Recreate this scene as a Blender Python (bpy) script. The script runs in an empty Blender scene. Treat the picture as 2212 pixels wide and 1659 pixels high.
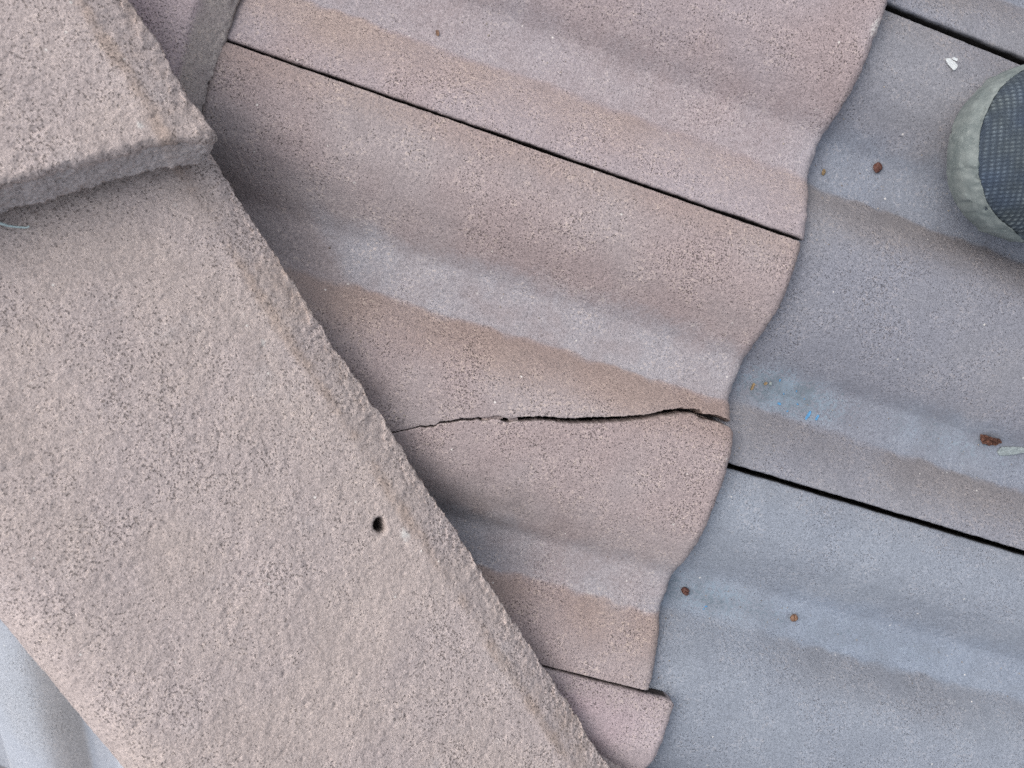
import bpy, math
import numpy as np
from mathutils import Matrix, Vector

# ------------------------------------------------------------------ camera, sky, sun, exposure
scene = bpy.context.scene
PITCH = math.radians(27.0)
# roof frame: x = down the slope, y = across the slope, z = normal of the slope (metres)
ROOF = Matrix.Translation((0, 0, 4.0)) @ Matrix(((math.cos(PITCH), 0, math.sin(PITCH), 0),
                                                 (0, 1, 0, 0),
                                                 (-math.sin(PITCH), 0, math.cos(PITCH), 0),
                                                 (0, 0, 0, 1)))
CAM_POS = Vector((-0.23372119, -0.08688682, 0.43806263))
CAM_ROT = Matrix(((0.94269644, 0.29991467, 0.14620061),
                  (-0.27815823, 0.94842619, -0.1520387),
                  (-0.18425913, 0.10265943, 0.97750172))).transposed()
cam_data = bpy.data.cameras.new('camera')
cam = bpy.data.objects.new('camera', cam_data)
scene.collection.objects.link(cam)
cam.matrix_world = ROOF @ (Matrix.Translation(CAM_POS) @ CAM_ROT.to_4x4())
cam_data.sensor_width = 36.0
cam_data.lens = 36.0 * 1661.0 / 2212.0
cam_data.clip_start = 0.01
cam_data.clip_end = 500.0
cam_data.dof.use_dof = True
cam_data.dof.focus_distance = 0.475
cam_data.dof.aperture_fstop = 10.0
scene.camera = cam

SUN_AZ = Vector((-0.93, 0.37))
SUN_EL = math.radians(70.0)
world = bpy.data.worlds.new('World')
scene.world = world
world.use_nodes = True
wn, wl = world.node_tree.nodes, world.node_tree.links
wn.clear()
w_out = wn.new('ShaderNodeOutputWorld')
w_bg = wn.new('ShaderNodeBackground')
w_hs = wn.new('ShaderNodeHueSaturation')
w_sky = wn.new('ShaderNodeTexSky')
w_sky.sky_type = 'NISHITA'
w_sky.sun_disc = False
w_sky.sun_elevation = SUN_EL
w_sky.sun_rotation = math.atan2(SUN_AZ.x, SUN_AZ.y)
w_sky.air_density = 1.0
w_sky.dust_density = 4.0
w_hs.inputs['Saturation'].default_value = 0.42
w_bg.inputs['Strength'].default_value = 0.15
wl.new(w_sky.outputs[0], w_hs.inputs['Color'])
wl.new(w_hs.outputs[0], w_bg.inputs['Color'])
wl.new(w_bg.outputs[0], w_out.inputs['Surface'])

sun_data = bpy.data.lights.new('sun', 'SUN')
sun_data.energy = 0.6
sun_data.angle = math.radians(60.0)
sun_data.color = (1.0, 0.93, 0.86)
sun = bpy.data.objects.new('sun', sun_data)
scene.collection.objects.link(sun)
sd = Vector((SUN_AZ.x * math.cos(SUN_EL), SUN_AZ.y * math.cos(SUN_EL), math.sin(SUN_EL)))
sun.rotation_euler = sd.to_track_quat('Z', 'Y').to_euler()

scene.cycles.max_bounces = 4
scene.cycles.diffuse_bounces = 2
scene.cycles.use_denoising = False
scene.cycles.adaptive_threshold = 0.02
scene.view_settings.view_transform = 'Standard'
scene.view_settings.look = 'None'
scene.view_settings.gamma = 1.0
scene.view_settings.use_curve_mapping = False
scene.view_settings.exposure = 0.64

# ------------------------------------------------------------------ numpy noise
_rng = np.random.RandomState(7)
_perm = _rng.permutation(256)
_perm = np.concatenate([_perm, _perm, _perm])
_g = _rng.normal(size=(256, 3))
_g /= np.linalg.norm(_g, axis=1)[:, None]


def gnoise(p):
    """gradient noise, about -1..1, p is (..., 3)"""
    sh = p.shape[:-1]
    p = p.reshape(-1, 3)
    i = np.floor(p).astype(np.int64)
    f = p - i
    i &= 255
    w = f * f * f * (f * (f * 6 - 15) + 10)
    out = np.zeros(len(p))
    for dx in (0, 1):
        wx = w[:, 0] if dx else 1 - w[:, 0]
        for dy in (0, 1):
            wy = w[:, 1] if dy else 1 - w[:, 1]
            for dz in (0, 1):
                wz = w[:, 2] if dz else 1 - w[:, 2]
                hsh = _perm[_perm[_perm[(i[:, 0] + dx) & 255] + ((i[:, 1] + dy) & 255)] + ((i[:, 2] + dz) & 255)]
                gr = _g[hsh]
                out += wx * wy * wz * (gr[:, 0] * (f[:, 0] - dx) + gr[:, 1] * (f[:, 1] - dy) + gr[:, 2] * (f[:, 2] - dz))
    return (out * 1.5).reshape(sh)


def fbm(p, scale, octaves=3, rough=0.5, seed=0.0):
    q = p * scale + np.array([seed * 13.7 + 40, seed * 7.3 + 70, seed * 3.1 + 90])
    a, t, s = 1.0, 0.0, 0.0
    for _ in range(octaves):
        s = s + a * gnoise(q)
        t += a
        a *= rough
        q = q * 2.03 + 11.3
    return s / t


def smooth(x):
    x = np.clip(x, 0, 1)
    return x * x * (3 - 2 * x)


# ------------------------------------------------------------------ mesh helpers
def mesh_object(name, verts, quads, material, parent=None, attrs=None, link=True, smooth_shade=True, tris=None):
    me = bpy.data.meshes.new(name)
    verts = np.asarray(verts, dtype=np.float32).reshape(-1, 3)
    quads = np.asarray(quads, dtype=np.int32).reshape(-1, 4)
    me.vertices.add(len(verts))
    me.vertices.foreach_set('co', verts.ravel())
    nq = len(quads)
    loops = quads.ravel()
    starts = np.arange(nq, dtype=np.int32) * 4
    totals = np.full(nq, 4, dtype=np.int32)
    if tris is not None and len(tris):
        tris = np.asarray(tris, dtype=np.int32).reshape(-1, 3)
        starts = np.concatenate([starts, nq * 4 + np.arange(len(tris), dtype=np.int32) * 3])
        totals = np.concatenate([totals, np.full(len(tris), 3, dtype=np.int32)])
        loops = np.concatenate([loops, tris.ravel()])
    me.loops.add(len(loops))
    me.loops.foreach_set('vertex_index', loops)
    me.polygons.add(len(starts))
    me.polygons.foreach_set('loop_start', starts)
    me.polygons.foreach_set('loop_total', totals)
    if smooth_shade:
        me.polygons.foreach_set('use_smooth', np.ones(len(starts), dtype=bool))
    for k, v in (attrs or {}).items():
        at = me.attributes.new(k, 'FLOAT', 'POINT')
        at.data.foreach_set('value', np.asarray(v, dtype=np.float32).ravel())
    me.update(calc_edges=True)
    me.validate()
    if material is not None:
        me.materials.append(material)
    ob = bpy.data.objects.new(name, me)
    scene.collection.objects.link(ob)
    if parent is not None:
        ob.parent = parent
    return ob


def grid_quads(n, m, flip=False):
    i = np.arange(n - 1)[:, None] * m + np.arange(m - 1)[None]
    q = np.stack([i, i + m, i + m + 1, i + 1], -1).reshape(-1, 4)
    return q[:, ::-1] if flip else q


def grid_normals(P):
    a = np.gradient(P, axis=0)
    b = np.gradient(P, axis=1)
    n = np.cross(a, b)
    l = np.linalg.norm(n, axis=-1, keepdims=True)
    return n / np.maximum(l, 1e-12)


def compact(P, quads, attrs):
    used = np.zeros(len(P), bool)
    used[quads.ravel()] = True
    remap = np.cumsum(used) - 1
    return P[used], remap[quads], {k: np.asarray(v).ravel()[used] for k, v in attrs.items()}


# ------------------------------------------------------------------ material helpers
class NT:
    def __init__(self, name):
        self.mat = bpy.data.materials.new(name)
        self.mat.use_nodes = True
        self.t = self.mat.node_tree
        self.t.nodes.clear()
        self.out = self.n('ShaderNodeOutputMaterial')
        self.b = self.n('ShaderNodeBsdfPrincipled')
        self.l(self.b.outputs[0], self.out.inputs['Surface'])

    def n(self, t, **kw):
        nd = self.t.nodes.new(t)
        for k, v in kw.items():
            setattr(nd, k, v)
        return nd

    def l(self, a, b):
        self.t.links.new(a, b)

    def _in(self, sock, v):
        if hasattr(v, 'is_output') or isinstance(v, bpy.types.NodeSocket):
            self.l(v, sock)
        else:
            sock.default_value = v

    def noise(self, vec, scale, detail=3.0, rough=0.55, dist=0.0):
        nd = self.n('ShaderNodeTexNoise')
        self.l(vec, nd.inputs['Vector'])
        nd.inputs['Scale'].default_value = scale
        nd.inputs['Detail'].default_value = detail
        nd.inputs['Roughness'].default_value = rough
        nd.inputs['Distortion'].default_value = dist
        return nd.outputs['Fac']

    def math(self, op, a, b=0.0, clamp=False):
        nd = self.n('ShaderNodeMath', operation=op, use_clamp=clamp)
        self._in(nd.inputs[0], a)
        self._in(nd.inputs[1], b)
        return nd.outputs[0]

    def rng(self, v, a, b, c=0.0, d=1.0, smoothstep=True):
        nd = self.n('ShaderNodeMapRange')
        if smoothstep:
            nd.interpolation_type = 'SMOOTHSTEP'
        self._in(nd.inputs['Value'], v)
        for k, x in (('From Min', a), ('From Max', b), ('To Min', c), ('To Max', d)):
            self._in(nd.inputs[k], x)
        return nd.outputs[0]

    def mix(self, fac, a, b, blend='MIX'):
        nd = self.n('ShaderNodeMix', data_type='RGBA', blend_type=blend)
        nd.clamp_factor = True
        self._in(nd.inputs[0], fac)
        self._in(nd.inputs[6], a if not isinstance(a, tuple) else (*a, 1.0))
        self._in(nd.inputs[7], b if not isinstance(b, tuple) else (*b, 1.0))
        return nd.outputs[2]

    def attr(self, name):
        nd = self.n('ShaderNodeAttribute', attribute_name=name)
        return nd.outputs['Fac']

    def bump(self, height, strength, dist, normal=None):
        nd = self.n('ShaderNodeBump')
        nd.inputs['Strength'].default_value = strength
        nd.inputs['Distance'].default_value = dist
        self.l(height, nd.inputs['Height'])
        if normal is not None:
            self.l(normal, nd.inputs['Normal'])
        return nd.outputs[0]


def srgb(r, g, b):
    f = lambda c: ((c / 255 + 0.055) / 1.055) ** 2.4 if c > 10 else c / 255 / 12.92
    return (f(r), f(g), f(b))


def concrete(name, main, alt, dust, rust, pit_scale=980.0, pit_lo=0.25, pit_hi=0.38, pit_strength=0.62, fleck=0.5,
             bump=0.0006, var=10.0, dust_amt=0.7, rust_amt=0.8):
    m = NT(name)
    tc = m.n('ShaderNodeTexCoord')
    oi = m.n('ShaderNodeObjectInfo')
    sc = m.n('ShaderNodeVectorMath', operation='SCALE')
    sc.inputs[0].default_value = (3.1, 5.7, 2.3)
    m.l(oi.outputs['Random'], sc.inputs['Scale'])
    ad = m.n('ShaderNodeVectorMath', operation='ADD')
    m.l(tc.outputs['Object'], ad.inputs[0])
    m.l(sc.outputs[0], ad.inputs[1])
    v = ad.outputs[0]
    low = m.noise(v, var, 2.0, 0.6)
    area = m.noise(v, 42.0, 2.0, 0.65)
    fine = m.noise(v, 1150.0, 1.0, 0.6)
    fl = m.noise(v, 470.0, 3.0, 0.74)
    pn = m.noise(v, pit_scale, 1.6, 0.62)
    col = m.mix(m.rng(low, 0.36, 0.64), main, alt)
    ragged = m.math('MULTIPLY', m.math('SUBTRACT', fl, 0.5), 1.2)
    rf = m.rng(m.math('ADD', m.attr('rust'), m.math('MULTIPLY', ragged, 0.6)), 0.1, 1.0)
    col = m.mix(m.math('MULTIPLY', rf, rust_amt), col, rust)            # worn, iron-stained strips
    df = m.rng(m.math('ADD', m.attr('dust'), m.math('MULTIPLY', ragged, 0.8)), 0.15, 0.95)
    df = m.math('MULTIPLY', df, m.rng(area, 0.25, 0.6, 0.55, 1.0))
    col = m.mix(m.math('MULTIPLY', df, dust_amt), col, dust)            # silt in the pans
    flf = m.math('MULTIPLY', m.rng(fl, 0.53, 0.63), m.math('MULTIPLY', m.rng(area, 0.36, 0.62), fleck))
    col = m.mix(flf, col, m.mix(0.55, col, srgb(200, 184, 170)))        # sand showing through the worn skin
    vv = m.math('ADD', m.rng(fl, 0.25, 0.75, 0.87, 1.12), m.rng(fine, 0.25, 0.75, -0.20, 0.20))
    vv = m.math('ADD', vv, m.rng(area, 0.25, 0.75, -0.07, 0.07))
    vv = m.math('ADD', vv, m.rng(low, 0.3, 0.7, -0.05, 0.05))
    cmb = m.n('ShaderNodeCombineColor')
    for k in range(3):
        m.l(vv, cmb.inputs[k])
    col = m.mix(1.0, col, cmb.outputs[0], 'MULTIPLY')
    pa = m.math('ADD', m.rng(area, 0.3, 0.7, -0.045, 0.045), m.rng(low, 0.3, 0.7, 0.03, -0.03))
    pa = m.math('ADD', pa, m.math('MULTIPLY', m.attr('pits'), 0.05))
    pit = m.rng(m.math('SUBTRACT', pn, pa), pit_hi, pit_lo)
    pit = m.math('MULTIPLY', pit, m.math('SUBTRACT', 1.0, m.math('MULTIPLY', df, 0.55)))
    col = m.mix(m.math('MULTIPLY', pit, pit_strength), col, srgb(66, 58, 54))
    tf = m.rng(m.math('ADD', m.attr('teal'), m.math('MULTIPLY', ragged, 1.8)), 0.35, 0.85)
    col = m.mix(m.math('MULTIPLY', tf, 0.7), col, m.mix(m.rng(area, 0.4, 0.6), srgb(96, 110, 118), srgb(126, 145, 158)))   # thin algae and paint dust
    col = m.mix(m.math('MULTIPLY', m.attr('shade_grime'), 0.92), col, srgb(38, 34, 31))     # painted shade of joints, laps and nail hole, plus weathered grime
    lf = m.rng(m.math('ADD', m.attr('lime'), ragged), 0.45, 0.95)
    col = m.mix(m.math('MULTIPLY', lf, 0.7), col, srgb(214, 212, 206))
    vo = m.n('ShaderNodeTexVoronoi', feature='F1')
    m.l(v, vo.inputs['Vector'])
    vo.inputs['Scale'].default_value = 260.0
    sepc = m.n('ShaderNodeSeparateColor')
    m.l(vo.outputs['Color'], sepc.inputs[0])
    gsel = m.math('GREATER_THAN', sepc.outputs[0], 0.975)
    grad = m.rng(vo.outputs['Distance'], 0.22, 0.12)
    col = m.mix(m.math('MULTIPLY', m.math('MULTIPLY', gsel, grad), m.rng(sepc.outputs[1], 0.0, 1.0, 0.15, 0.8)), col, srgb(235, 230, 222))
    m.l(col, m.b.inputs['Base Color'])
    m.b.inputs['Roughness'].default_value = 0.92
    m.b.inputs['Specular IOR Level'].default_value = 0.2
    hgt = m.math('ADD', m.math('MULTIPLY', fine, 0.4), m.math('MULTIPLY', fl, 0.7))
    hgt = m.math('SUBTRACT', hgt, m.math('MULTIPLY', pit, 0.8))
    m.l(m.bump(hgt, 1.0, bump), m.b.inputs['Normal'])
    return m.mat


def plain(name, col, rough=0.8, scale=300.0, amount=0.25, bump=0.0002, spec=0.3, col2=None):
    m = NT(name)
    tc = m.n('ShaderNodeTexCoord')
    v = tc.outputs['Object']
    n1 = m.noise(v, scale, 4.0, 0.65)
    c2 = col2 if col2 else tuple(c * (1 - amount * 1.6) for c in col)
    c = m.mix(m.rng(n1, 0.3, 0.7), c2, col)
    m.l(c, m.b.inputs['Base Color'])
    m.b.inputs['Roughness'].default_value = rough
    m.b.inputs['Specular IOR Level'].default_value = spec
    m.l(m.bump(n1, 0.8, bump), m.b.inputs['Normal'])
    return m.mat


M_UP = concrete('tile_pinkish', srgb(165, 150, 149), srgb(158, 148, 150), srgb(157, 155, 160), srgb(166, 147, 135), dust_amt=0.5, rust_amt=0.62)
M_CRACK = concrete('tile_brownish', srgb(163, 148, 146), srgb(156, 146, 145), srgb(156, 157, 163), srgb(152, 131, 119), fleck=0.7, dust_amt=0.66, rust_amt=0.6)
M_PURPLE = concrete('tile_purplish', srgb(176, 158, 161), srgb(168, 156, 157), srgb(168, 160, 152), srgb(146, 139, 134), pit_hi=0.37, pit_lo=0.27)
M_LOW = concrete('tile_blue_grey', srgb(137, 138, 146), srgb(135, 135, 140), srgb(132, 140, 152), srgb(124, 117, 114), pit_hi=0.37, pit_lo=0.25, pit_strength=0.5, fleck=0.3, dust_amt=0.6, rust_amt=0.6, bump=0.0004)
M_LOW2 = concrete('tile_pale_blue', srgb(141, 147, 157), srgb(139, 145, 154), srgb(136, 147, 162), srgb(120, 119, 122), pit_hi=0.37, pit_lo=0.25, pit_strength=0.45, fleck=0.25, dust_amt=0.6, rust_amt=0.45, bump=0.0004)
M_CAP = concrete('hip_concrete', srgb(187, 174, 170), srgb(180, 167, 161), srgb(178, 174, 175), srgb(174, 154, 140), pit_scale=800.0,
                 pit_lo=0.25, pit_hi=0.385, pit_strength=0.47, fleck=0.5, bump=0.0009, var=14.0, rust_amt=0.6, dust_amt=0.55)
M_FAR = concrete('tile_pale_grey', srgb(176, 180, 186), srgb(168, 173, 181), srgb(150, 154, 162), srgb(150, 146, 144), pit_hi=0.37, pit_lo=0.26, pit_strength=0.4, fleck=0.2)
M_DECK = plain('underlay_felt', srgb(34, 32, 31), 0.95, 200.0)

# ------------------------------------------------------------------ roof geometry
GAUGE, THICK = 0.352, 0.014
_S = np.array([0, 4, 12, 36, 50, 65, 79, 84, 103, 107, 114, 122, 132, 142, 155, 180, 195, 208, 220, 231, 236, 254, 258, 267, 277, 289, 300, 312]) / 1000
_Q = np.array([-3, -1.2, 0, 0, -5, -15, -25.2, -26, -26, -25.2, -18, -10.5, -4.5, -1.5, 0, -.8, -3.5, -8.5, -15.5, -25.2, -26, -26, -25.2, -18, -11.5, -5.8, -3, -2]) / 1000
_sf = np.linspace(0, 0.312, 1249)
_qf = np.interp(_sf, _S, _Q)
_k = np.exp(-0.5 * (np.arange(-24, 25) / 8) ** 2)
_k /= _k.sum()
_qs = np.convolve(np.pad(_qf, 24, mode='edge'), _k, 'valid')


def prof(s):
    return np.interp(s, _sf, _qs)


HIP = np.array([0.74663818, -0.66523035, 0.0])          # direction of the hip, running down
HIP_SIDE = np.array([-0.63002296, -0.70712227, -0.32101273])   # level direction away from this slope
HIP_UP = np.array([-0.21354741, -0.23968036, 0.94707488])
HIP_AXIS = np.array([-0.30827811, -0.28572865, -0.04311495])

def deck(name, mirror):
    """felt covered boards under the tiles, one slope, with thickness"""
    up = np.array([-math.sin(PITCH), 0, math.cos(PITCH)])
    P = []
    for w in (-0.078, -0.098):
        b = (w - HIP_AXIS[2]) / up[2]
        o = HIP_AXIS + up * b
        a0, a1 = o + HIP * -1.3, o + HIP * 1.5
        side = np.array([0.66523, 0.74664, 0.0])
        P += [a0, a1, a1 + side * 1.8, a0 + side * 1.8]
    P = np.array(P)
    if mirror:
        P[:, 1] *= -1
    Q = [[0, 1, 2, 3], [7, 6, 5, 4], [0, 4, 5, 1], [1, 5, 6, 2], [2, 6, 7, 3], [3, 7, 4, 0]]
    Q = np.array(Q) if not mirror else np.array(Q)[:, ::-1]
    ob = mesh_object(name, P, Q[:, ::-1], M_DECK, smooth_shade=False)
    return ob


roof = deck('roof', False)
roof.matrix_world = ROOF
roof['kind'] = 'structure'
roof['label'] = 'near slope of wavy concrete roof tiles, pinkish above and blue-grey below'

# far slope: this slope turned about the hip
refl = lambda a: a - 2 * (a @ HIP_SIDE) * HIP_SIDE
fu, fv, fw = refl(np.array([1., 0, 0])), -refl(np.array([0, 1., 0])), refl(np.array([0, 0, 1.]))
forg = refl(np.zeros(3) - HIP_AXIS) + HIP_AXIS
FAR = Matrix(((fu[0], fv[0], fw[0], forg[0]), (fu[1], fv[1], fw[1], forg[1]), (fu[2], fv[2], fw[2], forg[2]), (0, 0, 0, 1)))


def stations(a, b, step):
    n = max(2, int(round((b - a) / step)) + 1)
    return np.linspace(a, b, n)


def tile_mesh(name, parent, material, unose, vtop, wnose, width=0.299, length=0.40, step=0.0011, nose='round', seed=1.0,
              lo=None, hi=None, rough=1.0, rot=0.0, far=False, tweak=None, dust_gain=1.0, nose_jit=0.0008, corner=None, teal_spots=(), lime_spots=(), grime=()):
    """one roof tile (or one fragment of it): a thick waved shell with worn nose and sides.
    lo / hi: functions of x giving the across-slope limits of a fragment."""
    t = 0.016
    fine = step < 0.002
    if nose == 'round':
        xs = stations(-length, -0.007, step)
        if fine:
            a = np.linspace(0, math.pi / 2, 8)[1:]
            nx = -0.007 + 0.007 * np.sin(a)
            nd = 0.007 - 0.007 * np.cos(a)
            nx = np.concatenate([nx, np.full(6, 0.0), [-0.004, -0.03]])
            nd = np.concatenate([nd, np.linspace(0.0085, t, 6), [t + 0.0005, t + 0.0005]])
        else:
            nx = np.array([-0.003, 0, 0, -0.02])
            nd = np.array([0.001, 0.004, t, t])
    else:
        xs = stations(-length, -0.021, step)
        nx = np.concatenate([np.linspace(-0.020, -0.015, 6), np.linspace(-0.014, 0.0, 22), [0.0, -0.004, -0.03]])
        nd = np.concatenate([0.0012 * (np.linspace(0, 1, 6) ** 2), np.linspace(0.002, 0.017, 22), [0.020, 0.0205, 0.0205]])
    X = np.concatenate([xs, nx])
    D = np.concatenate([np.zeros(len(xs)), nd])
    lo_v = np.zeros(len(X)) if lo is None else lo(np.minimum(X, 0))
    hi_v = np.full(len(X), width) if hi is None else hi(np.minimum(X, 0))
    ns = max(8, int(round(float(np.mean(hi_v - lo_v)) / step)))
    k = np.linspace(0, 1, ns)
    r = (0.0016 if lo is None and hi is None else 0.0006) if fine else 0.002
    # side skirts: (offset from edge, drop)
    sk = np.array([[0.002, t + 0.002], [0.0, t], [0.0, t * 0.6], [0.0, t * 0.3], [0.0, r], [r * 0.3, r * 0.3]]) if fine else np.array([[0.0, t], [0.0, 0.001]])
    n0 = len(sk)
    Sg = np.empty((len(X), ns + 2 * n0))
    Dg = np.zeros_like(Sg)
    span0 = lo_v + r
    span1 = hi_v - r
    Sg[:, n0:n0 + ns] = span0[:, None] + (span1 - span0)[:, None] * k[None]
    for i in range(n0):
        Sg[:, i] = lo_v + sk[i, 0]
        Dg[:, i] = sk[i, 1]
        Sg[:, -1 - i] = hi_v - sk[i, 0] + (0.16 * max(sk[i, 1] - 0.001, 0) if hi is not None else 0)
        Dg[:, -1 - i] = sk[i, 1]
    Xg = np.repeat(X[:, None], Sg.shape[1], 1)
    drop = np.maximum(np.repeat(D[:, None], Sg.shape[1], 1), Dg)
    Z = prof(np.clip(Sg, 0, 0.312)) + THICK * Xg / GAUGE - drop
    if corner is not None:
        # worn, rounded corner at the nose on the side s = lo
        rc = corner
        ds = np.clip(rc - (Sg - lo_v[:, None]), 0, rc)
        back = rc - np.sqrt(np.maximum(rc * rc - ds * ds, 0))
        Xg = np.where(Xg > -rc * 1.6, np.minimum(Xg, -back), Xg)
    P = np.stack([Xg, -Sg, Z], -1)
    if tweak is not None:
        P = tweak(P, Xg, Sg)
    sd = np.array([seed * 0.37, seed * 0.61, seed * 0.17])
    # stains
    s = Sg
    dust = np.zeros_like(s)
    rust = np.zeros_like(s)
    for a, b in ((0.078, 0.1065), (0.230, 0.2575)):
        wob = 0.0035 * fbm(P + sd, 60, 2, 0.5, seed) if fine else 0
        dust = np.maximum(dust, smooth((s + wob * 2.5 - a + 0.024) / 0.030) * (1 - smooth((s + wob - b) / 0.004)))
        rust = np.maximum(rust, smooth((s + wob * 1.5 - b + 0.001) / 0.007) * (1 - smooth((s - b - 0.006) / 0.045)))
    if fine:
        along = fbm(P * np.array([1.0, 0.35, 0.35]) + sd, 14, 2, 0.5, seed + 20)
        dust = dust * np.clip(0.85 + 0.7 * along, 0.25, 1.1)
        rust = rust * np.clip(0.8 + 0.8 * along, 0.2, 1.1)
    if nose == 'bevel':
        dust = np.maximum(dust, smooth((Xg + 0.017 + 0.004 * along) / 0.005) * 0.9)
    pan = dust.copy()
    dust = dust * (dust_gain if not callable(dust_gain) else dust_gain(Xg, Sg))
    rust = np.maximum(rust, 0.55 * (1 - smooth((s - 0.004) / 0.022)))
    pits = np.clip(prof(np.clip(s, 0, .312)) / 0.026 + 0.75, -1, 1) * 0.6
    edge = smooth((Xg + 0.010) / 0.008)
    lime = 0.42 * edge
    if fine:
        N = grid_normals(P)
        disp = 0.00032 * fbm(P + sd, 190, 3, 0.6, seed) + 0.0004 * fbm(P + sd, 38, 2, 0.5, seed + 3)
        er = np.maximum(smooth((Xg + 0.007) / 0.006), smooth(Dg / 0.002) * (0.45 if lo is None and hi is None else 0.8))
        disp = disp + er * rough * (0.0011 * fbm(P + sd, 210, 3, 0.62, seed + 5) + nose_jit * fbm(P + sd, 55, 2, 0.5, seed + 9))
        P = P + N * disp[..., None]
    cr, srn = math.cos(rot), math.sin(rot)
    n, m_ = Sg.shape
    V = P.reshape(-1, 3)
    quads = grid_quads(n, m_, flip=True)
    shade_grime = np.zeros_like(Sg)
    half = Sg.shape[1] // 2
    side_d = smooth((Dg - 0.0012) / 0.003)  # joint sides coloured near-black to stand for the shade in the gaps
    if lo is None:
        shade_grime[:, :half] = side_d[:, :half]
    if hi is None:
        shade_grime[:, half:] = side_d[:, half:]
    shade_grime = np.maximum(shade_grime, smooth((-GAUGE - 0.003 - X) / 0.006)[:, None] * np.ones_like(shade_grime))  # lapped heads painted dark too, as shade seen down the open joints
    for (tu, tv, su, sv, g) in lime_spots:
        lime = np.maximum(lime, g * np.exp(-((Xg + unose - tu) / su) ** 2 - ((vtop - Sg - tv) / sv) ** 2))
    teal = np.zeros_like(Sg)
    for (tu, tv, su, sv, g) in teal_spots:
        teal = np.maximum(teal, g * np.exp(-((Xg + unose - tu) / su) ** 2 - ((vtop - Sg - tv) / sv) ** 2))
    teal = teal * (0.25 + 0.75 * np.clip(pan, 0, 1))
    # pale broken edges along a crack
    if lo is not None:
        lime = np.maximum(lime, 0.5 * (1 - smooth((Sg - lo_v[:, None]) / 0.0022)))
    if hi is not None:
        lime = np.maximum(lime, 0.45 * (1 - smooth((hi_v[:, None] - Sg) / 0.0018)))
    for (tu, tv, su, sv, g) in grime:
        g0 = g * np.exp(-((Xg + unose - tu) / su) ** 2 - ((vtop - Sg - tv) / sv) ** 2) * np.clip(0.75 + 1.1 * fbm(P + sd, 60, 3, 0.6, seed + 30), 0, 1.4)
        shade_grime = np.maximum(shade_grime, g0)
    at = {'dust': dust, 'rust': rust, 'pits': pits, 'lime': lime, 'shade_grime': shade_grime, 'teal': teal}
    # cut along the hip
    org = np.array([unose, vtop, wnose])
    Rz = np.array([[cr, -srn, 0], [srn, cr, 0], [0, 0, 1]])
    W = V @ Rz.T + org
    if far:
        W = W * np.array([1, -1, 1])      # the far slope is the mirror image of this one
    dist = (W - HIP_AXIS) @ HIP_SIDE
    keep = (dist < -0.014)[quads].all(1)
    quads = quads[keep]
    if len(quads) == 0:
        return None
    V, quads, at = compact(V, quads, at)
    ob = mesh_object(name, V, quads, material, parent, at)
    ob.matrix_basis = Matrix.Translation(org) @ Matrix.Rotation(rot, 4, 'Z')
    return ob


# crack through the middle tile: lips as across-slope position over x (metres from the nose)
VT = 0.002
_up = np.array([(-420, -232), (-330, -214), (-260, -197), (-210.4, -184.6), (-201.2, -179.9), (-193.7, -175.0), (-185.4, -172.7), (-183.6, -169.9), (-170.1, -163.4),
                (-158.4, -159.4), (-149.2, -155.8), (-145.2, -156.2), (-136.4, -152.6), (-126.9, -149.4), (-110.2, -145.8), (-96.8, -141.7), (-81.1, -137.0), (-70.8, -133.6),
                (-59.9, -130.0), (-54.6, -127.2), (-49.2, -124.2), (-37.7, -119.9), (-31.9, -118.8), (-23.4, -117.7), (-22.1, -119.5), (-13.9, -117.8), (-3.0, -118.0), (0, -118.2)]) / 1000
_lo = np.array([(-420, -232.4), (-330, -214.4), (-260, -197.4), (-210.4, -185.1), (-201.2, -180.6), (-193.7, -175.9), (-185.4, -173.6), (-183.6, -170.9), (-170.1, -164.6),
                (-158.4, -161.0), (-149.2, -157.5), (-145.2, -158.2), (-136.4, -154.9), (-124.2, -150.9), (-109.6, -148.3), (-96.1, -144.8), (-80.7, -139.4), (-70.4, -135.9),
                (-59.7, -131.8), (-51.1, -127.9), (-43.2, -125.1), (-37.6, -123.3), (-30.6, -121.2), (-25.7, -120.9), (-24.7, -122.8), (-15.0, -121.4), (-3.2, -121.3), (0, -121.5)]) / 1000


def _jag(x, seed, amp):
    q = np.stack([x, np.zeros_like(x), np.zeros_like(x)], -1)
    return amp * fbm(q, 260, 3, 0.65, seed)


def lip_up(x):
    return VT - np.interp(x, _up[:, 0], _up[:, 1]) + (_jag(x, 3, 0.0010) + _jag(x * 2.6 + 0.3, 5, 0.0006)) - 0.00025 - 0.0002 * smooth((x + 0.17) / 0.05)


def lip_lo(x):
    return VT - np.interp(x, _lo[:, 0], _lo[:, 1]) + (_jag(x, 3, 0.0010) + _jag(x * 2.6 + 0.3, 5, 0.0006)) + _jag(x, 8, 0.0005) * smooth((x + 0.19) / 0.05) + 0.0003 * smooth((x + 0.17) / 0.05)


W_MID, W_LOW, W_TOP = -0.010, -0.010, -0.010

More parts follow.
